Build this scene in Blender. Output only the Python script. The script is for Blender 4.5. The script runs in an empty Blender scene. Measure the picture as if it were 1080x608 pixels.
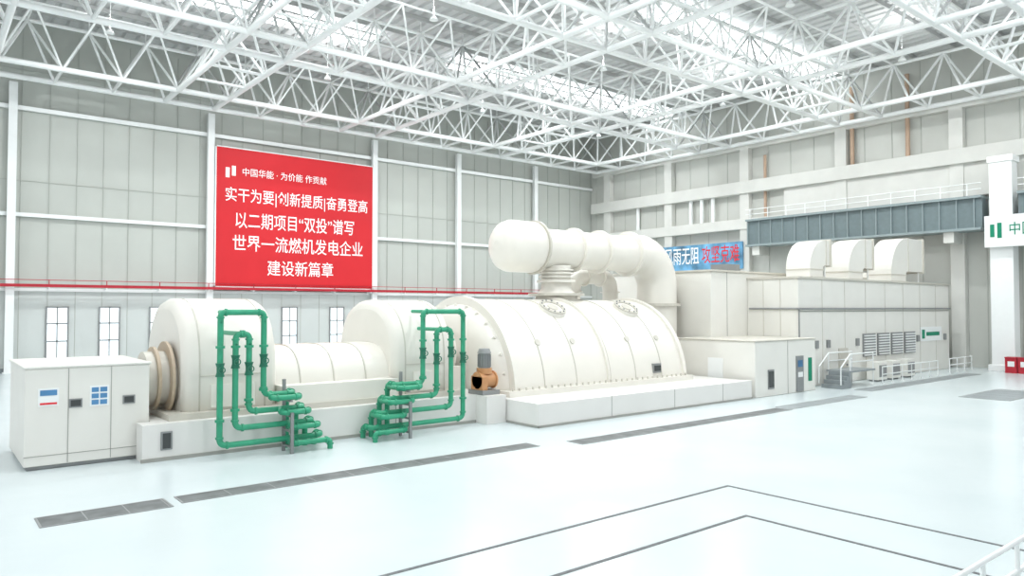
import bpy, math, random
from mathutils import Vector, Matrix
random.seed(3)
scene = bpy.context.scene
COL = scene.collection

# ---------------------------------------------------------------- materials
def mat(name, col, rough=0.5, metal=0.0, var=0.03, nscale=3.0, bump=0.0, emit=None, estr=0.0, spec=0.5):
    m = bpy.data.materials.new(name); m.use_nodes = True
    nt = m.node_tree; b = nt.nodes['Principled BSDF']
    b.inputs['Roughness'].default_value = rough
    b.inputs['Metallic'].default_value = metal
    b.inputs['Specular IOR Level'].default_value = spec
    tc = nt.nodes.new('ShaderNodeTexCoord')
    no = nt.nodes.new('ShaderNodeTexNoise'); no.inputs['Scale'].default_value = nscale
    no.inputs['Detail'].default_value = 4
    nt.links.new(tc.outputs['Object'], no.inputs['Vector'])
    r = nt.nodes.new('ShaderNodeValToRGB')
    r.color_ramp.elements[0].position = 0.3; r.color_ramp.elements[1].position = 0.7
    c0 = [max(0, c*(1-var)) for c in col]; c1 = [min(1, c*(1+var)) for c in col]
    r.color_ramp.elements[0].color = (*c0, 1); r.color_ramp.elements[1].color = (*c1, 1)
    nt.links.new(no.outputs['Fac'], r.inputs['Fac'])
    nt.links.new(r.outputs['Color'], b.inputs['Base Color'])
    if bump:
        bp = nt.nodes.new('ShaderNodeBump'); bp.inputs['Strength'].default_value = bump
        bp.inputs['Distance'].default_value = 0.05
        nt.links.new(no.outputs['Fac'], bp.inputs['Height']); nt.links.new(bp.outputs['Normal'], b.inputs['Normal'])
    if emit:
        b.inputs['Emission Color'].default_value = (*emit, 1); b.inputs['Emission Strength'].default_value = estr
    return m

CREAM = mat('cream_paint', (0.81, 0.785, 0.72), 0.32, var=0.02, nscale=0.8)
CREAM2 = mat('cream_paint_dark', (0.60, 0.575, 0.51), 0.4, var=0.02)  # darker cream for bands, rings and trim
WHITEP = mat('white_panel', (0.79, 0.78, 0.73), 0.42, var=0.02, nscale=0.7)
PLINTH = mat('plinth_paint', (0.78, 0.77, 0.74), 0.4, var=0.02, nscale=0.7)
SEAM = mat('panel_seam', (0.36, 0.36, 0.33), 0.6)
WSEAM = mat('wall_seam', (0.46, 0.48, 0.44), 0.6)
STEEL = mat('white_steel', (0.88, 0.90, 0.89), 0.4, var=0.01)
WALLG = mat('wall_panel_green_grey', (0.52, 0.54, 0.50), 0.6, var=0.03, nscale=0.3)
WALLL = mat('wall_panel_lower', (0.60, 0.63, 0.61), 0.6, var=0.03, nscale=0.3)
WALLR = mat('wall_panel_end', (0.58, 0.59, 0.55), 0.6, var=0.03, nscale=0.3)
CONC = mat('painted_concrete', (0.70, 0.70, 0.66), 0.7, var=0.04, nscale=0.6)
ROOFM = mat('roof_deck', (0.62, 0.63, 0.625), 0.5, var=0.05, nscale=0.2)
PURL = mat('purlin_steel', (0.50, 0.51, 0.50), 0.5)
GREEN = mat('green_pipe', (0.035, 0.34, 0.19), 0.35, var=0.08)
DGREEN = mat('valve_dark_green', (0.015, 0.17, 0.10), 0.4)
RED = mat('banner_red', (0.64, 0.01, 0.018), 0.6, var=0.05, nscale=0.2)
REDP = mat('red_paint', (0.45, 0.015, 0.03), 0.4)
TXTW = mat('text_white', (0.9, 0.9, 0.9), 0.6, emit=(1,1,1), estr=0.1)
TXTR = mat('text_red', (0.75, 0.03, 0.04), 0.6)
TXTG = mat('text_green', (0.0, 0.24, 0.13), 0.6)
BLUE = mat('sign_blue', (0.07, 0.21, 0.40), 0.5, var=0.4, nscale=0.4)
SKYB = mat('banner_sky_blue', (0.13, 0.33, 0.52), 0.5, var=0.7, nscale=0.5)
SLATE = mat('crane_slate', (0.16, 0.21, 0.22), 0.5, var=0.06)
SLATEL = mat('crane_slate_light', (0.28, 0.34, 0.35), 0.5)
DARK = mat('dark_grate', (0.10, 0.11, 0.115), 0.5, var=0.35, nscale=9)
GRATE = mat('floor_cover_plate', (0.13, 0.14, 0.14), 0.5, var=0.3, nscale=2)
LGREY = mat('light_grey_strip', (0.27, 0.30, 0.31), 0.4, var=0.05)
GREY = mat('grey_metal', (0.28, 0.29, 0.29), 0.4, metal=0.3)
BLACK = mat('black_glass', (0.05, 0.055, 0.055), 0.2)
ORANGE = mat('orange_gear_paint', (0.58, 0.29, 0.13), 0.4)
TAN = mat('tan_ring', (0.50, 0.40, 0.29), 0.45)
BROWN = mat('brown_pipe', (0.50, 0.35, 0.25), 0.5)
SKYL = mat('skylight_panel', (0.95, 0.97, 1.0), 0.4, emit=(0.93, 0.97, 1.0), estr=5.0)
WINM = mat('window_daylight', (0.9, 0.95, 1.0), 0.2, emit=(0.85, 0.95, 1.0), estr=0.6)

FLOOR = bpy.data.materials.new('epoxy_floor'); FLOOR.use_nodes = True
nt = FLOOR.node_tree; b = nt.nodes['Principled BSDF']
tc = nt.nodes.new('ShaderNodeTexCoord'); no = nt.nodes.new('ShaderNodeTexNoise')
no.inputs['Scale'].default_value = 0.22; no.inputs['Detail'].default_value = 8
nt.links.new(tc.outputs['Object'], no.inputs['Vector'])
r = nt.nodes.new('ShaderNodeValToRGB'); r.color_ramp.elements[0].position = 0.3; r.color_ramp.elements[1].position = 0.72
r.color_ramp.elements[0].color = (0.61, 0.685, 0.70, 1); r.color_ramp.elements[1].color = (0.67, 0.735, 0.745, 1)
nt.links.new(no.outputs['Fac'], r.inputs['Fac']); nt.links.new(r.outputs['Color'], b.inputs['Base Color'])
b.inputs['Roughness'].default_value = 0.24
no2 = nt.nodes.new('ShaderNodeTexNoise'); no2.inputs['Scale'].default_value = 1.3
nt.links.new(tc.outputs['Object'], no2.inputs['Vector'])
bp = nt.nodes.new('ShaderNodeBump'); bp.inputs['Strength'].default_value = 0.05; bp.inputs['Distance'].default_value = 0.05
nt.links.new(no2.outputs['Fac'], bp.inputs['Height']); nt.links.new(bp.outputs['Normal'], b.inputs['Normal'])

# ---------------------------------------------------------------- mesh builder
class MB:
    def __init__(s): s.v=[]; s.f=[]; s.m=[]; s.s=[]; s.mats=[]
    def mi(s, m):
        if m not in s.mats: s.mats.append(m)
        return s.mats.index(m)
    def add(s, vs, fs, m, smooth=False):
        o=len(s.v); s.v+= [tuple(v) for v in vs]; k=s.mi(m)
        for f in fs:
            s.f.append(tuple(i+o for i in f)); s.m.append(k); s.s.append(smooth)
    def box(s, x0,x1,y0,y1,z0,z1, m):
        vs=[(x0,y0,z0),(x1,y0,z0),(x1,y1,z0),(x0,y1,z0),(x0,y0,z1),(x1,y0,z1),(x1,y1,z1),(x0,y1,z1)]
        s.add(vs,[(0,3,2,1),(4,5,6,7),(0,1,5,4),(1,2,6,5),(2,3,7,6),(3,0,4,7)],m)
    def sweep(s, pts, r, m, seg=12, caps=True, smooth=True):
        pts=[Vector(p) for p in pts]; n=len(pts)
        rs = r if isinstance(r,(list,tuple)) else [r]*n
        up=None; rings=[]
        for i,p in enumerate(pts):
            if i==0: t=pts[1]-p
            elif i==n-1: t=p-pts[i-1]
            else: t=(pts[i+1]-p).normalized()+(p-pts[i-1]).normalized()
            t.normalize()
            if up is None:
                a=Vector((0,0,1)) if abs(t.z)<0.9 else Vector((1,0,0))
                up=(a-t*a.dot(t)).normalized()
            else:
                up=(up-t*up.dot(t)).normalized()
            w=t.cross(up)
            rings.append([p+(up*math.cos(2*math.pi*k/seg)+w*math.sin(2*math.pi*k/seg))*rs[i] for k in range(seg)])
        vs=[q for rg in rings for q in rg]; fs=[]
        for i in range(n-1):
            for k in range(seg):
                k2=(k+1)%seg
                fs.append((i*seg+k,i*seg+k2,(i+1)*seg+k2,(i+1)*seg+k))
        s.add(vs,fs,m,smooth)
        if caps:
            s.add(rings[0],[tuple(reversed(range(seg)))],m); s.add(rings[-1],[tuple(range(seg))],m)
    def tube(s,p0,p1,r,m,seg=8,caps=True): s.sweep([p0,p1],r,m,seg,caps)
    def pipe(s, pts, r, m, bend=None, seg=12, flanges=False):
        bend = bend or r*2.2
        pts=[Vector(p) for p in pts]; out=[pts[0]]
        for i in range(1,len(pts)-1):
            a=(pts[i-1]-pts[i]); c=(pts[i+1]-pts[i]); la,lc=a.length,c.length
            bb=min(bend,la*0.49,lc*0.49); a.normalize(); c.normalize()
            p0=pts[i]+a*bb; p2=pts[i]+c*bb
            for k in range(7):
                t=k/6; out.append(p0*(1-t)**2+pts[i]*2*t*(1-t)+p2*t*t)
            if flanges:
                s.tube(p0-a*0.03,p0+a*0.03,r*1.3,m,seg); s.tube(p2-c*0.03,p2+c*0.03,r*1.3,m,seg)
        out.append(pts[-1]); s.sweep(out,r,m,seg)
    def extr(s, prof, x0,x1, m, smooth=True, caps=True):
        n=len(prof)
        vs=[(x0,a,b) for a,b in prof]+[(x1,a,b) for a,b in prof]
        s.add(vs,[(i,(i+1)%n,n+(i+1)%n,n+i) for i in range(n)],m,smooth)
        if caps:
            s.add(vs[:n],[tuple(range(n))],m); s.add(vs[n:],[tuple(reversed(range(n)))],m)
    def loft(s, profs, xs, m, smooth=True):
        n=len(profs[0]); vs=[]; fs=[]
        for p,x in zip(profs,xs): vs+=[(x,a,b) for a,b in p]
        for j in range(len(xs)-1):
            for i in range(n): fs.append((j*n+i,j*n+(i+1)%n,(j+1)*n+(i+1)%n,(j+1)*n+i))
        s.add(vs,fs,m,smooth)
        s.add(vs[:n],[tuple(range(n))],m); s.add(vs[-n:],[tuple(reversed(range(n)))],m)
    def ring(s,c,axis,r0,r1,h,m,seg=32):
        c=Vector(c); a=Vector(axis).normalized()
        u=(Vector((0,0,1)) if abs(a.z)<0.9 else Vector((1,0,0))); u=(u-a*u.dot(a)).normalized(); w=a.cross(u)
        vs=[]
        for rr,hh in ((r0,-h/2),(r1,-h/2),(r1,h/2),(r0,h/2)):
            for k in range(seg):
                an=2*math.pi*k/seg; vs.append(c+a*hh+(u*math.cos(an)+w*math.sin(an))*rr)
        fs=[]
        for q in range(4):
            q2=(q+1)%4
            for k in range(seg):
                k2=(k+1)%seg; fs.append((q*seg+k,q*seg+k2,q2*seg+k2,q2*seg+k))
        s.add(vs,fs,m)
    def build(s,name,parent=None,bevel=0):
        me=bpy.data.meshes.new(name); me.from_pydata(s.v,[],s.f)
        for m in s.mats: me.materials.append(m)
        me.polygons.foreach_set('material_index',s.m); me.polygons.foreach_set('use_smooth',s.s)
        me.update()
        import bmesh
        bm=bmesh.new(); bm.from_mesh(me); bmesh.ops.recalc_face_normals(bm,faces=bm.faces[:]); bm.to_mesh(me); bm.free()
        o=bpy.data.objects.new(name,me); COL.objects.link(o)
        if parent: o.parent=parent
        if bevel:
            md=o.modifiers.new('bevel','BEVEL'); md.width=bevel; md.segments=2; md.limit_method='ANGLE'; md.angle_limit=math.radians(50)
        return o
def empty(name):
    o=bpy.data.objects.new(name,None); COL.objects.link(o); return o
def text(name,body,loc,width,height,m,face='-y',parent=None):
    cu=bpy.data.curves.new(name,'FONT'); cu.body=body; cu.align_x='CENTER'; cu.align_y='CENTER'; cu.size=1; cu.extrude=0.004; cu.offset=0.004
    cu.materials.append(m)
    o=bpy.data.objects.new(name,cu); COL.objects.link(o)
    o.rotation_euler=(math.pi/2,0,0 if face=='-y' else -math.pi/2)
    o.location=loc
    bpy.context.view_layer.update()
    d=o.dimensions
    if d.x>0 and d.y>0: o.scale=(width/d.x,height/max(d.y,0.5),1)
    if parent: o.parent=parent
    return o

XW=69.0; YW=68.0
# ---------------------------------------------------------------- room
g=MB(); g.box(-30,XW+1,-18,YW+1,-0.4,0,FLOOR); g.build('floor')

# wall_back
g=MB()
g.box(-30,XW,YW,YW+0.3,6.4,27.6,WALLG)
g.box(-30,XW,YW-0.05,YW+0.3,0,6.4,WALLL)
x=-30
while x<XW:
    g.box(x,x+0.05,YW-0.07,YW-.001,0,27,WSEAM); x+=1.9
for z in (14.9,23.6): g.box(-30,XW,YW-0.06,YW-.001,z,z+0.05,WSEAM)
g.build('wall_back')
g=MB()
for z,h,d in ((20.4,0.32,0.35),(12.1,0.3,0.35),(6.3,0.25,0.25)):
    g.box(-30,XW-0.1,YW-d,YW-0.08,z,z+h,STEEL)
g.box(-30,XW-0.1,YW-0.2,YW-0.08,0,0.35,LGREY)
g.build('trim_1')
for i,cx in enumerate((-22,-8.5,5.5,20.2,36.6,47.2,58.7)):
    g=MB(); w=0.28
    g.box(cx-w,cx+w,YW-0.75,YW-0.66,0,22.4,STEEL); g.box(cx-w,cx+w,YW-0.42,YW-0.35,0,22.4,STEEL)
    g.box(cx-0.05,cx+0.05,YW-0.66,YW-0.42,0,22.4,STEEL)
    g.box(cx-w-.1,cx+w+.1,YW-0.8,YW-0.3,0,0.08,STEEL)
    g.build('wall_column' )
wx=[-6,-2,2.6,8.7,12.4,16.2,20.9,24.3,27.8,32.7,38,42.5,50,55]
for i,x in enumerate(wx):
    g=MB(); w=0.68; y=YW-0.1
    g.box(x-w,x+w,y,y+0.03,1.0,5.0,WINM)
    for a,b_ in ((x-w-.12,x-w),(x+w,x+w+.12),(x-.04,x+.04)): g.box(a,b_,y-0.06,y+0.04,0.9,5.1,GREY)
    for z in (0.9,2.3,3.7,5.0): g.box(x-w,x+w,y-0.06,y+0.04,z,z+0.1,GREY)
    g.build('window_%d'%(i+1))
g=MB()
g.box(-30,XW-3,YW-1.15,YW-0.95,6.62,6.85,REDP)
g.box(-30,XW-3,YW-1.1,YW-1.0,7.15,7.2,REDP)
x=-28
while x<XW-3:
    g.box(x-.05,x+.05,YW-1.1,YW-0.3,6.5,6.62,STEEL); g.box(x-.03,x+.03,YW-1.08,YW-1.02,6.85,7.16,REDP); x+=4
g.build('crane_conductor_rail')

# wall_right (end wall, faces -X)
g=MB()
g.box(XW,XW+0.3,-18,YW,0,27.6,WALLR)
y=-18
while y<YW: g.box(XW-0.05,XW-.001,y,y+0.05,0,27,WSEAM); y+=2.5
g.build('wall_right')
g=MB()
g.box(XW-1.0,XW-0.05,-18,YW-0.9,17.2,18.5,CONC)
g.box(XW-0.6,XW-0.05,-18,40,14.4,17.2,CONC)
g.box(XW-0.9,XW-0.05,40,YW-0.9,13.4,14.5,CONC)
g.box(XW-0.7,XW-0.05,-18,YW-0.9,22.0,22.6,CONC)
g.build('trim_2',bevel=0.03)
g=MB()
for y in (64.5,54.7,44.5,34,24): g.box(XW-0.75,XW-0.05,y-0.55,y+0.55,0,22.4,CONC)
g.build('trim_3',bevel=0.03)
g=MB()
g.box(XW-2.6,XW-1.3,19.4,21.0,0,17.1,STEEL); g.box(XW-2.8,XW-1.2,19.2,21.2,0,0.5,STEEL)
g.box(XW-2.7,XW-1.05,19.3,21.1,16.6,17.1,STEEL)
g.build('wall_column',bevel=0.03)
g=MB()
for y in (59.5,51.6,50.1,48.6): g.tube((XW-0.5,y,14.5),(XW-0.5,y,17.2),0.22,STEEL)
for y in (42.2,): g.tube((XW-0.4,y,14.2),(XW-0.4,y,21),0.16,BROWN)
for y in (33,28): g.tube((XW-0.4,y,18.5),(XW-0.4,y,26),0.2,BROWN)
g.build('wall_downpipe')

g=MB()
g.box(XW-2.6,XW-1.2,21.5,43,11.5,13.9,SLATE)
g.box(XW-2.6,XW-1.2,-10,19.0,11.5,13.9,SLATE)
for a,b_ in ((21.5,43),(-10,19.0)):
    g.box(XW-2.9,XW-0.9,a,b_,13.9,14.1,SLATEL); g.box(XW-2.9,XW-0.9,a,b_,11.3,11.5,SLATEL)
    y=a+0.5
    while y<b_: g.box(XW-2.75,XW-2.6,y,y+0.08,11.5,13.9,SLATEL); y+=1.3
    y=a+1
    while y<b_: g.tube((XW-2.8,y,14.1),(XW-2.8,y,15.1),0.04,STEEL); y+=2
    g.tube((XW-2.8,a,15.1),(XW-2.8,b_,15.1),0.04,STEEL); g.tube((XW-2.8,a,14.6),(XW-2.8,b_,14.6),0.04,STEEL)
for y in (24,34,42): g.box(XW-2.6,XW-0.8,y-.4,y+.4,10.4,11.3,CONC)
g.build('crane_runway_girder')

e=empty('blue_slogan_banner'); g=MB(); g.box(XW-0.95,XW-0.8,44.6,55.7,9.2,12.1,SKYB)
g.build('board',e)
text('slogan','风雨无阻',(XW-0.97,52.6,10.75),4.8,1.9,TXTW,'-x',e)
text('slogan_red','攻坚克难',(XW-0.97,47.4,10.75),4.8,1.9,TXTR,'-x',e)
e=empty('company_sign'); g=MB(); g.box(XW-3.1,XW-2.95,13.5,21.2,9.8,12.3,STEEL); g.box(XW-2.95,XW-2.6,20,20.4,10,11,STEEL); g.build('board',e)
g=MB(); g.box(XW-3.13,XW-3.1,20.5,20.8,10.6,11.6,TXTG); g.box(XW-3.13,XW-3.1,20.0,20.3,10.5,11.7,TXTG)
g.build('logo',e); text('label','中国华能',(XW-3.12,17.8,11.1),3.4,1.0,TXTG,'-x',e)

# ---------------------------------------------------------------- ceiling
ZR=27.5
g=MB(); 
prof=[]; x=-30
while x<XW+0.5:
    prof+=[(x,ZR),(x+0.55,ZR),(x+0.65,ZR+0.22),(x+0.9,ZR+0.22)]; x+=1.0
n=len(prof)
vs=[(a,-18,b_) for a,b_ in prof]+[(a,YW+0.3,b_) for a,b_ in prof]
g.add(vs,[(i,i+1,n+i+1,n+i) for i in range(n-1)],ROOFM)
g.box(-30,XW+0.6,-18,YW+0.3,ZR+0.5,ZR+0.6,ROOFM)
y=-17
while y<YW-1:
    g.box(-30,XW-.05,y,y+0.14,ZR-0.35,ZR-0.02,PURL); y+=3.4
g.build('ceiling')
k=1
for (x0,x1,y0,y1) in ((12,29,52.3,55.2),(37,67,52.3,55.2),(42,67,33,36),(10,34,33,36),(30,67,12,15),(0,22,12,15)):
    g=MB(); x=x0
    while x<x1:
        g.box(x+0.02,x+0.72,y0,y1,ZR-0.45,ZR-0.38,SKYL); x+=1.0
    g.box(x0,x1,y0-.1,y0,ZR-0.5,ZR-0.36,PURL); g.box(x0,x1,y1,y1+.1,ZR-0.5,ZR-0.36,PURL)
    g.build('skylight_%d'%k); k+=1

# roof space-frame trusses
g=MB(); ZB=22.5; ZT=26.3; A=4.0
def seg_tube(p,q,r): g.tube(p,q,r*1.18,STEEL,seg=6,caps=False)
def trussX(y):
    nn=int((68-(-28))/A); 
    for i in range(nn):
        x0=-28+i*A; x1=x0+A; xm=x0+A/2
        for yy in (y-2,y+2):
            seg_tube((x0,yy,ZB),(x1,yy,ZB),0.19)
            for zx in (x0,x1): seg_tube((zx,yy,ZB),(xm,y,ZT),0.085)
            sy=(2 if yy>y else -2)
            if yy+sy<YW-1:
                seg_tube((x0,yy,ZB),(xm,yy+sy,ZT),0.07)
                seg_tube((x1,yy,ZB),(xm,yy+sy,ZT),0.07)
                if i<nn-1: seg_tube((xm,yy+sy,ZT),(xm+A,yy+sy,ZT),0.08)
                seg_tube((xm,y,ZT),(xm,yy+sy,ZT),0.06)
        seg_tube((x0,y-2,ZB),(x0,y+2,ZB),0.10)
        if i<nn-1: seg_tube((xm,y,ZT),(xm+A,y,ZT),0.13)
def trussY(x):
    nn=int((66-(-16))/A)+1
    for i in range(nn):
        y0=-18+i*A; y1=y0+A; ym=y0+A/2
        if y1>67: break
        for xx in (x-2,x+2):
            seg_tube((xx,y0,ZB),(xx,y1,ZB),0.19)
            for zy in (y0,y1): seg_tube((xx,zy,ZB),(x,ym,ZT),0.085)
        seg_tube((x-2,y0,ZB),(x+2,y0,ZB),0.10)
        if y1+A<67: seg_tube((x,ym,ZT),(x,ym+A,ZT),0.13)
for y in (64,48,32,16,0): trussX(y)
for x in (-14,2,18,34,50,66): trussY(x)
for y in (64,48,32,16,0):
    for i in range(24):
        x=-26+i*4; seg_tube((x,y,ZT),(x,y,ZR-0.3),0.05)
g.build('roof_space_frame')

for y in (8,24,40,56):
    for x in (-10,10,26,42,58):
        e=empty('added_fill_lamp'); g=MB()  # invented fixture, added to carry fill light for the hall
        g.sweep([(x,y,24.2),(x,y,23.9)],[0.1,0.3],STEEL,16)
        g.tube((x,y,24.2),(x,y,ZR-0.3),0.02,STEEL)
        g.build('fill_lamp_shade',e)
        l=bpy.data.lights.new('fill_downlight','AREA'); l.shape='DISK'; l.size=0.6; l.energy=930; l.color=(0.97,0.99,1.0)
        lo=bpy.data.objects.new('fill_downlight',l); lo.location=(x,y,23.87); COL.objects.link(lo); lo.parent=e
        l=bpy.data.lights.new('roof_fill_uplight','AREA'); l.shape='DISK'; l.size=0.6; l.energy=170; l.color=(0.98,0.99,1.0)  # added upward fill that brightens roof deck and trusses
        lo=bpy.data.objects.new('roof_fill_uplight',l); lo.location=(x,y,24.3); lo.rotation_euler=(math.pi,0,0); COL.objects.link(lo); lo.parent=e

# ---------------------------------------------------------------- red banner
e=empty('red_slogan_banner'); yb=YW-0.9
g=MB(); g.box(20.6,36.2,yb,yb+0.1,6.95,19.5,RED)
for a in ((20.5,20.6),(36.2,36.3)): g.box(a[0],a[1],yb-.03,yb+.12,6.85,19.6,STEEL)
for z in ((6.85,6.95),(19.5,19.6)): g.box(20.5,36.3,yb-.03,yb+.12,z[0],z[1],STEEL)
g.box(20.8,36.0,yb+.1,yb+.55,18,18.2,STEEL); g.box(20.8,36.0,yb+.1,yb+.55,8,8.2,STEEL)
g.build('board',e)
yt=yb-0.02
text('line_2','实干为要|创新提质|奋勇登高',(28.5,yt,15.2),14.2,1.5,TXTW,parent=e)
text('line_3','以二期项目“双投”谱写',(28.2,yt,12.9),11.8,1.5,TXTW,parent=e)
text('line_4','世界一流燃机发电企业',(28.6,yt,10.8),13.0,1.5,TXTW,parent=e)
text('line_5','建设新篇章',(28.6,yt,8.6),6.6,1.45,TXTW,parent=e)
text('line_1','中国华能 · 为价能 作贡献',(27.0,yt,17.4),8.2,0.75,TXTW,parent=e)
g=MB(); g.box(21.4,21.75,yt-.02,yt,16.8,17.7,TXTW); g.box(21.95,22.3,yt-.02,yt,17.0,17.9,TXTW); g.build('logo',e)

# ---------------------------------------------------------------- machine plinths
g=MB()
g.box(5.7,19.0,25.8,26.6,0,1.2,PLINTH); g.box(6.15,19.0,26.6,35,0,1.2,PLINTH)
g.box(19.0,20.05,25.0,35,0,1.2,PLINTH)
g.box(5.66,19.0,25.76,25.8,0,0.12,SEAM)
g.box(6.25,6.6,25.74,25.8,0.35,0.95,GREY); g.box(6.3,6.55,25.73,25.74,0.4,0.9,BLACK)
for x in (10.5,15): g.box(x,x+0.03,25.785,25.8,0.1,1.2,SEAM)
g.build('generator_plinth',bevel=0.04)
g=MB()
g.box(20.1,35.7,22.9,38,0,1.0,PLINTH)
g.box(20.06,35.74,22.86,22.9,0,0.1,SEAM); g.box(20.06,20.1,22.86,25,0,0.1,SEAM)
for x in (24.5,29,33): g.box(x,x+0.03,22.885,22.9,0.1,1,SEAM)
g.build('turbine_plinth',bevel=0.04)

e=empty('excitation_cabinet'); g=MB()
g.box(2.6,6.1,26.7,31,0.12,3.12,WHITEP); g.box(2.68,6.02,26.78,30.9,0,0.12,GREY)
g.box(2.55,6.15,26.65,31.05,3.12,3.2,WHITEP)
g.build('body',e,bevel=0.03)
g=MB()
for x in (3.75,4.95): g.box(x,x+.02,26.685,26.7,0.15,3.1,SEAM)
g.box(2.6,6.1,26.685,26.7,0.42,0.44,SEAM)
for a in (3.78,5.3):
    g.box(a,a+.36,26.66,26.7,1.85,2.13,GREY); g.box(a+.04,a+.32,26.65,26.66,1.89,2.09,BLACK)
g.box(4.35,4.9,26.68,26.7,1.85,2.5,STEEL); g.box(2.95,3.5,26.68,26.7,1.95,2.5,STEEL)
g.box(3.0,3.45,26.67,26.68,2.28,2.45,BLUE); g.box(3.0,3.45,26.67,26.68,2.0,2.06,TXTR)
for a in (4.4,4.64):
    for c in (1.9,2.1,2.3): g.box(a,a+.2,26.67,26.68,c,c+.15,BLUE)
g.build('doors_and_labels',e)

# ---------------------------------------------------------------- generator
def hood_prof(yc,hw,z0,z1,n=28,sq=2.4):
    zs=z1-hw*0.95
    p=[(yc-hw,z0),(yc-hw,zs)]
    for i in range(1,n):
        a=math.pi*i/n; c=math.cos(a); s_=math.sin(a)
        p.append((yc-hw*math.copysign(abs(c)**(2/sq),c), zs+(z1-zs)*abs(s_)**(2/sq)))
    p+=[(yc+hw,zs),(yc+hw,z0)]
    return p
e=empty('generator'); YC=29.25
g=MB()
for x0,x1 in ((7.15,10.5),(15.4,18.4)):
    P=[hood_prof(YC,w_,1.2,z_) for w_,z_ in ((2.3,4.95),(2.5,5.22),(2.65,5.35),(2.65,5.35),(2.5,5.22),(2.3,4.95))]
    g.loft(P,[x0,x0+.1,x0+.3,x1-.3,x1-.1,x1],CREAM)
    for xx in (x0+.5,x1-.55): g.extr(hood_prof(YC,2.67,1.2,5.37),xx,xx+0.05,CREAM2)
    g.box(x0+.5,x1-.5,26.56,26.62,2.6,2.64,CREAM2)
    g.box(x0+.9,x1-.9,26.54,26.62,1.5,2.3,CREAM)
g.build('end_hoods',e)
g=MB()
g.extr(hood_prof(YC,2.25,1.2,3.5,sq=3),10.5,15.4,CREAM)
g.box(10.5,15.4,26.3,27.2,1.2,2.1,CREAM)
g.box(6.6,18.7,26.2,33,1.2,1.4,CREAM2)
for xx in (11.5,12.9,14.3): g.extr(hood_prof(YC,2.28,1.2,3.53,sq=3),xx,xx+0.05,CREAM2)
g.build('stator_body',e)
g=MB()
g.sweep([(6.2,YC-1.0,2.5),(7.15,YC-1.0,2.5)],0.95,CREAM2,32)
g.ring((6.55,YC-1.0,2.5),(1,0,0),.95,1.12,0.1,TAN); g.ring((6.95,YC-1.0,2.5),(1,0,0),.95,1.3,0.1,TAN)
g.build('brush_gear_housing',e)
g=MB()
g.sweep([(18.2,29.6,2.9),(19.65,29.6,2.9)],1.4,CREAM,32); g.box(18.2,19.65,27.8,31.4,1.2,2.3,CREAM)
g.ring((19.3,29.6,2.9),(1,0,0),1.4,1.65,0.15,CREAM2)
g.build('coupling_guard',e)

e=empty('turning_gear_motor'); g=MB(); mx,my=19.5,25.85
g.box(mx-.45,mx+.5,my-.5,my+.6,1.2,1.4,GREY)
g.sweep([(mx-.4,my,1.82),(mx+.45,my,1.82)],[0.38,0.33],ORANGE,20); g.box(mx-.4,mx-.1,my-.4,my+.45,1.4,2.0,ORANGE)
g.ring((mx+.45,my,1.82),(1,0,0),0.1,0.4,0.08,ORANGE,20)
g.sweep([(mx,my,2.1),(mx,my,2.35)],0.34,ORANGE,20)
g.build('gearbox',e,bevel=0.02)
g=MB(); g.sweep([(mx,my,2.35),(mx,my,3.0)],0.27,GREY,20)
for k in range(16):
    a=k*math.pi/8; g.tube((mx+.28*math.cos(a),my+.28*math.sin(a),2.4),(mx+.28*math.cos(a),my+.28*math.sin(a),2.95),0.03,GREY,4)
g.sweep([(mx,my,3.0),(mx,my,3.2)],[0.32,0.23],GREY,20)
g.build('motor',e)

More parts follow.
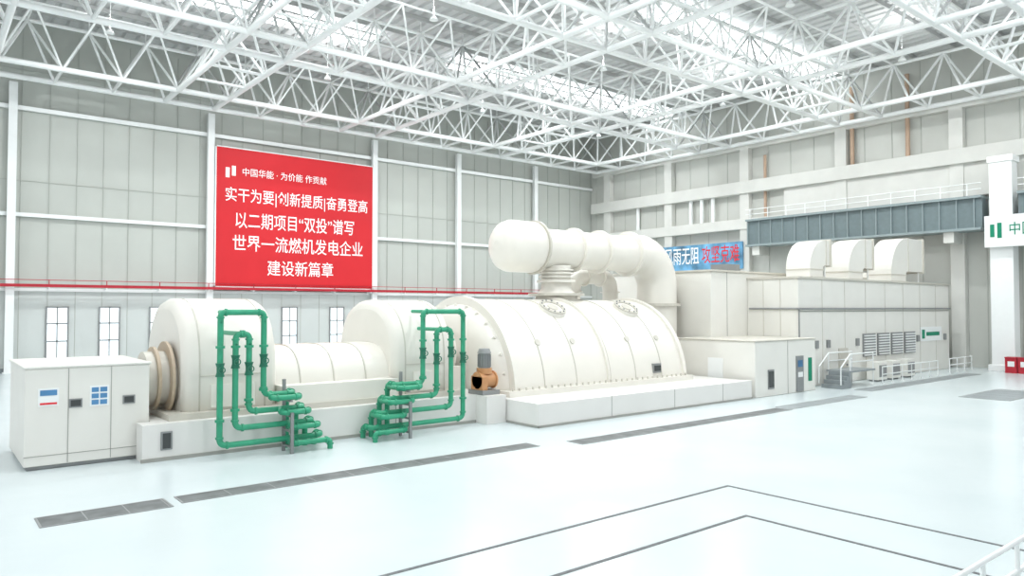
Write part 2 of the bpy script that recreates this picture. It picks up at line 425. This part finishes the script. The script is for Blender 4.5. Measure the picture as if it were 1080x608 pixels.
# ---------------------------------------------------------------- green cooling pipes
def green_set(name, xs, xend, sgn, yp):
    e=empty(name); g=MB(); R=0.1
    order=list(xs); x1,x2,x3,x4=xs
    zb=[0.45,0.98,1.5,2.02]
    ends=[xend, xend-sgn*0.35, xend-sgn*0.7, xend-sgn*1.05]
    tops=[4.85,4.1,4.1,4.85]
    for i in range(4):
        xx=order[i]; z=zb[i]; en=ends[i]
        g.pipe([(xx,yp,tops[i]-0.3),(xx,yp,z),(en,yp,z),(en,yp+0.7,z),(en,yp+0.7,0)],R,GREEN,bend=0.25,flanges=True,seg=14)
        g.pipe([(en-sgn*1.25,yp,z),(en-sgn*1.25,yp-0.45,z-0.12),(en+sgn*0.1,yp-0.45,z-0.12),(en+sgn*0.1,yp-0.45,0)] if i==0 else
               [(en-sgn*0.9,yp,z),(en-sgn*0.9,yp-0.4,z-0.1),(en+sgn*0.05,yp-0.4,z-0.1),(en+sgn*0.05,yp+0.5,z-0.1)],R*0.95,GREEN,bend=0.15,flanges=True,seg=14)
        zv=2.95+0.25*(i%2)
        g.sweep([(xx,yp,zv-.22),(xx,yp,zv-.08),(xx,yp,zv+.08),(xx,yp,zv+.22)],[R*1.5,R*1.1,R*1.1,R*1.5],DGREEN,14)
        g.tube((xx,yp,zv),(xx,yp-0.2,zv),0.03,DGREEN); g.ring((xx,yp-0.21,zv),(0,1,0),0.08,0.11,0.03,DGREEN,20)
        for zf in (1.0+z*0.6,3.7): g.tube((xx,yp,zf-.04),(xx,yp,zf+.04),R*1.5,GREEN,14)
    g.pipe([(x1,yp,4.5),(x1,yp,4.85),(x4,yp,4.85),(x4,yp,4.5)],R,GREEN,bend=0.28,seg=14,flanges=True)
    g.pipe([(x2,yp,3.75),(x2,yp,4.12),(x3,yp,4.12),(x3,yp,3.75)],R,GREEN,bend=0.22,seg=14,flanges=True)
    xm=(x1+x4)/2
    g.pipe([(xm,yp,4.85),(xm,27.2,4.85)] ,R*.8,GREEN,seg=14); g.pipe([(xm,yp,4.12),(xm,26.7,4.12)],R*.8,GREEN,seg=14)
    g.build('pipework',e)
    g=MB(); zx=ends[3]-sgn*0.3
    g.box(zx-.05,zx+.05,yp+.13,yp+.23,0,2.5,GREY)
    for z in zb: g.box(zx-.04,zx+.04,yp-.5,yp+.2,z-.26,z-.2,GREY)
    g.box(zx-.05,zx+.05,yp-.6,yp-.5,0,1.4,GREY)
    g.build('support_stand',e)
green_set('cooling_water_pipes',(7.8,8.3,8.75,9.25),11.4,1,24.8)
green_set('cooling_water_pipes.001',(17.6,17.0,16.3,15.65),13.4,-1,24.8)

# ---------------------------------------------------------------- steam turbine LP casing
e=empty('steam_turbine_casing'); YD=30.0; HW=4.35; HH=4.45
def dome(k=0.0,z0=1.0,hw=HW,h=HH,n=48,sq=2.0):
    p=[]
    for i in range(n+1):
        a=math.pi*i/n
        c=math.cos(a); s_=math.sin(a)
        p.append((YD-(hw+k)*math.copysign(abs(c)**(2/sq),c), z0+(h+k)*abs(s_)**(2/sq)))
    return p
XA=21.0; XB=33.4
g=MB()
g.extr(dome(),XA+.07,XB-.05,CREAM)
g.build('outer_casing',e)
g=MB()
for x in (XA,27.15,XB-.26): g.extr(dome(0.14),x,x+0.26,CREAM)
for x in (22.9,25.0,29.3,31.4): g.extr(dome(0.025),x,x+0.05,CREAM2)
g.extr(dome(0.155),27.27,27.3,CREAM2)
g.box(20.5,33.7,YD-HW-.35,YD+HW+.35,1.0,1.25,CREAM)
g.build('casing_flanges',e)
g=MB()
P=[dome(0,1.1,HW*k_,(HH-.1)*k_) for k_ in (0.94,0.91,0.80,0.62,0.45)]
g.loft(P,[XA+.01,XA-.25,XA-.5,XA-.7,XA-.8],CREAM)
for i in range(1,14):
    a=math.pi*i/14
    p0=(XA-.6,YD-HW*.56*math.cos(a),1.1+2.5*math.sin(a)); p1=(XA-.15,YD-HW*.935*math.cos(a),1.1+4.1*math.sin(a))
    g.sweep([p0,p1],0.08,CREAM,6)
g.build('end_plate_ribs',e)
g=MB()
def on_dome(x,y):
    c=(YD-y)/HW; s_=math.sqrt(1-c*c); z=1+HH*s_
    nrm=Vector((0,-c/HW,s_/HH)).normalized(); return Vector((x,y,z)),nrm
for x in (25.4,31.0):
    p,nr=on_dome(x,27.9)
    g.sweep([p-nr*0.1,p+nr*0.15],0.72,CREAM,28); g.ring(p+nr*0.17,nr,0.52,0.72,0.08,CREAM2,28)
    g.sweep([p+nr*0.15,p+nr*0.19],0.3,CREAM2,20)
    for k in range(12):
        a=k*math.pi/6; u=Vector((1,0,0)); w=nr.cross(u); q=p+nr*0.15+(u*math.cos(a)+w*math.sin(a))*0.62
        g.tube(q,q+nr*0.11,0.045,GREY,6)
for x in (23.0,25.3,29.3,31.7):
    p,nr=on_dome(x,26.3); g.sweep([p,p+nr*0.06],0.16,CREAM2,12)
g.box(30.7,31.3,25.6,26.1,1.5,2.0,GREY)
g.box(30.75,31.25,25.57,25.6,1.6,1.9,BLACK)
for k in range(32):
    x=20.8+k*0.4; g.tube((x,YD-HW-.2,1.25),(x,YD-HW-.2,1.38),0.05,CREAM2,6)
g.build('manholes_and_bolts',e)

e=empty('steam_crossover_pipe'); g=MB(); YP=30.6; ZP=8.35
g.sweep([(x,YP,ZP) for x in (23.9,23.98,24.15,24.4,24.75,26.3,26.6,26.9,33.2)],[0.25,.7,1.05,1.3,1.42,1.42,1.3,1.1,1.1],CREAM,36)
g.ring((26.5,YP,ZP),(1,0,0),1.0,1.5,0.12,CREAM2,36)
for x in (29.5,31.6): g.ring((x,YP,ZP),(1,0,0),1.0,1.3,0.16,CREAM,36)
g.build('horizontal_pipe',e)
g=MB()
g.sweep([(28.2,YP,5.2),(28.2,YP,5.75),(28.2,YP,6.1),(28.2,YP,7.4)],[1.3,1.15,0.85,0.85],CREAM,32)
g.ring((28.2,YP,5.75),(0,0,1),1.0,1.6,0.14,CREAM2); g.ring((28.2,YP,6.5),(0,0,1),0.8,1.1,0.14,CREAM)
for z in (6.75,6.95,7.15): g.ring((28.2,YP,z),(0,0,1),0.8,1.0,0.08,CREAM,32)
g.build('inlet_neck',e)
g=MB()
pts=[]; RB=2.0
pts.append((33.0,YP,ZP))
for i in range(13):
    a=math.pi/2*i/12; pts.append((35.0+RB*math.sin(a),YP,ZP-RB+RB*math.cos(a)))
pts.append((37.0,YP,0.0))
g.sweep(pts,[1.1]+[1.2]+[1.27]*12+[1.25],CREAM,36)
g.ring((37.0,YP,5.2),(0,0,1),1.2,1.5,0.16,CREAM2)
g.ring((34.2,YP,ZP),(1,0,0),1.1,1.4,0.16,CREAM,36)
g.pipe([(31.6,YP+2.2,4.2),(31.6,YP+2.2,7.0),(35,YP+2.2,7.0),(35.0,YP+2.2,1.0)],0.5,CREAM,bend=1.0,seg=24,flanges=True)
g.build('down_leg',e)

# ---------------------------------------------------------------- gas turbine enclosure (big)
e=empty('gas_turbine_enclosure'); g=MB()
g.box(38.6,66.2,27.6,36.5,0,7.3,WHITEP)
g.box(42.6,66.2,24.0,27.6,0,6.85,WHITEP)
g.build('walls',e,bevel=0.04)
g=MB()
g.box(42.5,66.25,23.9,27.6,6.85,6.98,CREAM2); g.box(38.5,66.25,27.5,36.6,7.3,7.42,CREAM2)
for x in (45.5,48.5,51.5,54.5,57.5,60.5,63.5): g.box(x,x+.05,23.98,24.0,0,6.8,CREAM2)
g.box(42.6,66.2,23.96,24.0,4.75,4.8,SEAM)
for x in (40.3,): g.box(x,x+.03,27.58,27.6,3,7.3,SEAM)
for y in (25.2,26.4): g.box(42.58,42.6,y,y+.04,3.1,6.8,CREAM2)
g.tube((42.3,23.9,4.95),(66.2,23.9,4.95),0.06,GREY); g.tube((42.5,23.9,3.1),(42.5,23.9,4.95),0.05,GREY)
g.tube((42.5,23.9,4.95),(42.5,27.4,4.95),0.06,GREY)
for x in (51,53.2,55.4,57.6):
    g.box(x,x+1.8,23.9,24.0,1.6,3.2,GREY)
    for k in range(8): g.box(x+.06,x+1.74,23.82,23.9,1.68+k*.19,1.76+k*.19,STEEL)
g.box(47.6,48.8,23.93,24.0,0.1,2.3,CREAM2); g.box(48.55,48.65,23.85,23.93,1.1,1.25,GREY)
g.box(60.5,64.5,23.93,24.0,2.4,3.5,STEEL); g.box(60.7,61.2,23.91,23.93,2.6,3.3,TXTG)
g.box(61.5,64.0,23.91,23.93,2.8,3.1,TXTG)
for x in (44.5,46,50,59.8,65): g.box(x,x+.4,23.9,24.0,2.4,2.9,GREY)
g.build('louvres_and_doors',e)
g=MB()
g.box(36.06,42.55,22.9,28.4,0,3.1,WHITEP)
g.box(36.0,42.6,22.84,28.4,3.1,3.18,CREAM2)
g.build('annex',e,bevel=0.03)
g=MB()
g.box(37.3,37.9,22.85,22.9,0.4,1.5,GREY); g.box(37.35,37.85,22.83,22.85,0.5,1.4,BLACK)
g.box(40.3,41.1,22.85,22.9,0.05,2.15,GREY); g.box(40.45,40.95,22.82,22.85,1.5,1.9,BLUE); g.box(40.45,40.95,22.82,22.85,.9,1.2,STEEL)
g.box(41.7,42.1,22.87,22.9,0.6,2.0,TXTG)
g.box(36.02,36.06,25,26,0.05,2.1,STEEL)
for x in (39.4,): g.box(x,x+.03,22.885,22.9,0,3.1,SEAM)
g.build('annex_door',e)

def rect_duct(g,path,w,h,m):
    n=len(path); vs=[]
    for x,z,tx,tz,y in path:
        nx,nz=-tz,tx
        vs+=[(x+nx*h/2,y-w/2,z+nz*h/2),(x+nx*h/2,y+w/2,z+nz*h/2),(x-nx*h/2,y+w/2,z-nz*h/2),(x-nx*h/2,y-w/2,z-nz*h/2)]
    fs=[]
    for i in range(n-1):
        for k in range(4): fs.append((i*4+k,i*4+(k+1)%4,(i+1)*4+(k+1)%4,(i+1)*4+k))
    fs+=[(0,1,2,3),((n-1)*4+3,(n-1)*4+2,(n-1)*4+1,(n-1)*4)]
    g.add(vs,fs,m)
for j,(xl,xr,H) in enumerate(((45.6,48.3,1.7),(50.9,54.6,2.1),(57.6,63.4,2.6))):
    g=MB(); R=H/2+.3; y=25.7; z0=6.98; x=xl+H/2; Wd=1.7; rise=0.6
    path=[(x,z0,0,1,y),(x,z0+rise,0,1,y)]
    for i in range(1,13):
        a=math.pi/2*i/12; path.append((x+R-R*math.cos(a),z0+rise+R*math.sin(a),math.sin(a),math.cos(a),y))
    path.append((xr,z0+rise+R,1,0,y))
    rect_duct(g,path,Wd,H,WHITEP)
    h=H/2; wy=Wd/2
    g.box(xr-.1,xr+.05,y-wy-.1,y+wy+.1,z0+rise+R-h-.1,z0+rise+R+h+.1,CREAM2)
    g.box(x-h-.1,x+h+.1,y-wy-.15,y+wy+.15,z0,z0+0.1,CREAM2)
    for xx in (x+R+.1,): g.box(xx,xx+.08,y-wy-.04,y+wy+.04,z0+rise+R-h-.04,z0+rise+R+h+.04,CREAM2)
    g.box(x-h-.04,x+h+.04,y-wy-.04,y+wy+.04,z0+rise-.05,z0+rise+.03,CREAM2)
    for yy in (y-.6,y+.6): g.tube((xr-.3,yy,z0),(xr-.3,yy,z0+rise+R-h),0.06,STEEL)
    g.build('ventilation_duct_elbow')
g=MB()
g.box(42.8,44.2,29.2,30.6,7.42,8.0,GREY); g.box(62.6,65,28.4,30,7.42,8.0,WHITEP)
g.build('roof_fan_unit')

def railing(name,x0,x1,y0,y1,h=1.1,step=1.5,m=STEEL,r=0.035,z0=0):
    g=MB(); L=math.hypot(x1-x0,y1-y0); n=max(1,int(round(L/step)))
    for i in range(n+1):
        t=i/n; x=x0+(x1-x0)*t; y=y0+(y1-y0)*t; g.tube((x,y,z0),(x,y,z0+h),r,m); g.box(x-.07,x+.07,y-.07,y+.07,z0,z0+.02,m)
    for z in (h,h*.55): g.tube((x0,y0,z0+z),(x1,y1,z0+z),r*1.1,m)
    return g.build(name)
g=MB()
for i in range(4):
    g.box(44.0+i*0.3,44.3+i*0.3,22.0,23.3,0,0.25+0.25*i,LGREY)
g.box(45.2,48.5,22.0,23.6,0.95,1.05,LGREY)
for x in (45.3,48.4):
    for y in (22.1,23.5): g.tube((x,y,0),(x,y,2.1),0.04,STEEL)
for y in (22.1,23.5):
    g.tube((45.3,y,2.1),(48.4,y,2.1),0.04,STEEL); g.tube((45.3,y,1.6),(48.4,y,1.6),0.04,STEEL); g.tube((44.1,y,1.3),(45.3,y,2.1),0.04,STEEL); g.tube((44.1,y,0.25),(44.1,y,1.3),0.04,STEEL)
g.build('access_platform')
railing('guard_railing',49.5,58.5,22.0,22.0)
railing('guard_railing',61.5,66.0,22.3,22.3)
for x in (50.5,52.6,55.0): 
    g=MB(); g.box(x,x+1.3,22.7,23.5,0.1,1.3,WHITEP); g.box(x+.1,x+1.2,22.68,22.7,0.3,1.1,GREY)
    for a in (x+.1,x+1.1): g.box(a,a+.1,22.8,23.4,0,0.1,GREY)
    g.build('local_control_panel',bevel=0.02)
g=MB()
for i in range(3):
    yy=17.2+i*.85
    g.box(65.0,65.8,yy,yy+.78,0,1.15,REDP); g.box(64.98,65.0,yy+.15,yy+.6,.5,.9,STEEL)
    g.box(64.95,65.82,yy-.02,yy+.8,1.15,1.22,REDP)
g.build('fire_extinguisher_box')

# ---------------------------------------------------------------- floor details
def plate(name,x0,x1,y0,y1,m,z=0.012,cells=0):
    g=MB(); g.box(x0,x1,y0,y1,0.0,z,m)
    for a in ((x0,x1,y0-.05,y0),(x0,x1,y1,y1+.05),(x0-.05,x0,y0-.05,y1+.05),(x1,x1+.05,y0-.05,y1+.05)): g.box(*a,0,z+.004,GREY)
    if cells:
        x=x0+cells
        while x<x1: g.box(x,x+.03,y0,y1,z,z+.003,GREY); x+=cells
    return g.build(name)
plate('floor_grating',2.3,5.05,19.75,20.65,GRATE,cells=0.9)
plate('floor_grating',5.4,17.5,19.95,20.65,GRATE,cells=1.2)
plate('floor_grating',19.0,33.3,19.2,19.95,GRATE,cells=1.2)
plate('floor_grating',33.7,41.4,19.3,20.2,LGREY,cells=1.2)
plate('floor_grating',44.5,62,20.4,21.4,LGREY,cells=1.2)
plate('floor_grating',45.5,51.5,13.6,16.0,LGREY,cells=1.2)
g=MB()
w=0.1
g.box(-10,17.7,12.12,12.12+w,0,0.008,DARK); g.box(17.7,17.7+w,-8,12.12+w,0,0.008,DARK)
g.box(-10,15.5,10.1,10.1+w,0,0.008,DARK); g.box(15.5,15.5+w,-8,10.1+w,0,0.008,DARK)
g.build('floor_joint_lines')
railing('stair_guard_rail',11.2,22,4.2,4.2,h=1.1,step=1.6,r=0.04)

# ---------------------------------------------------------------- world / camera
w=bpy.data.worlds.new('world'); scene.world=w; w.use_nodes=True
bg=w.node_tree.nodes['Background']; bg.inputs[0].default_value=(0.94,0.97,1.0,1); bg.inputs[1].default_value=0.78
scene.view_settings.view_transform='Standard'
scene.view_settings.exposure=0.25
cam=bpy.data.cameras.new('camera'); cam.lens=25.67; cam.sensor_width=36; cam.clip_end=500
co=bpy.data.objects.new('camera',cam); COL.objects.link(co); scene.camera=co
co.location=(0,0,5.0); co.rotation_euler=(math.radians(91.56),0,math.radians(-39.2))
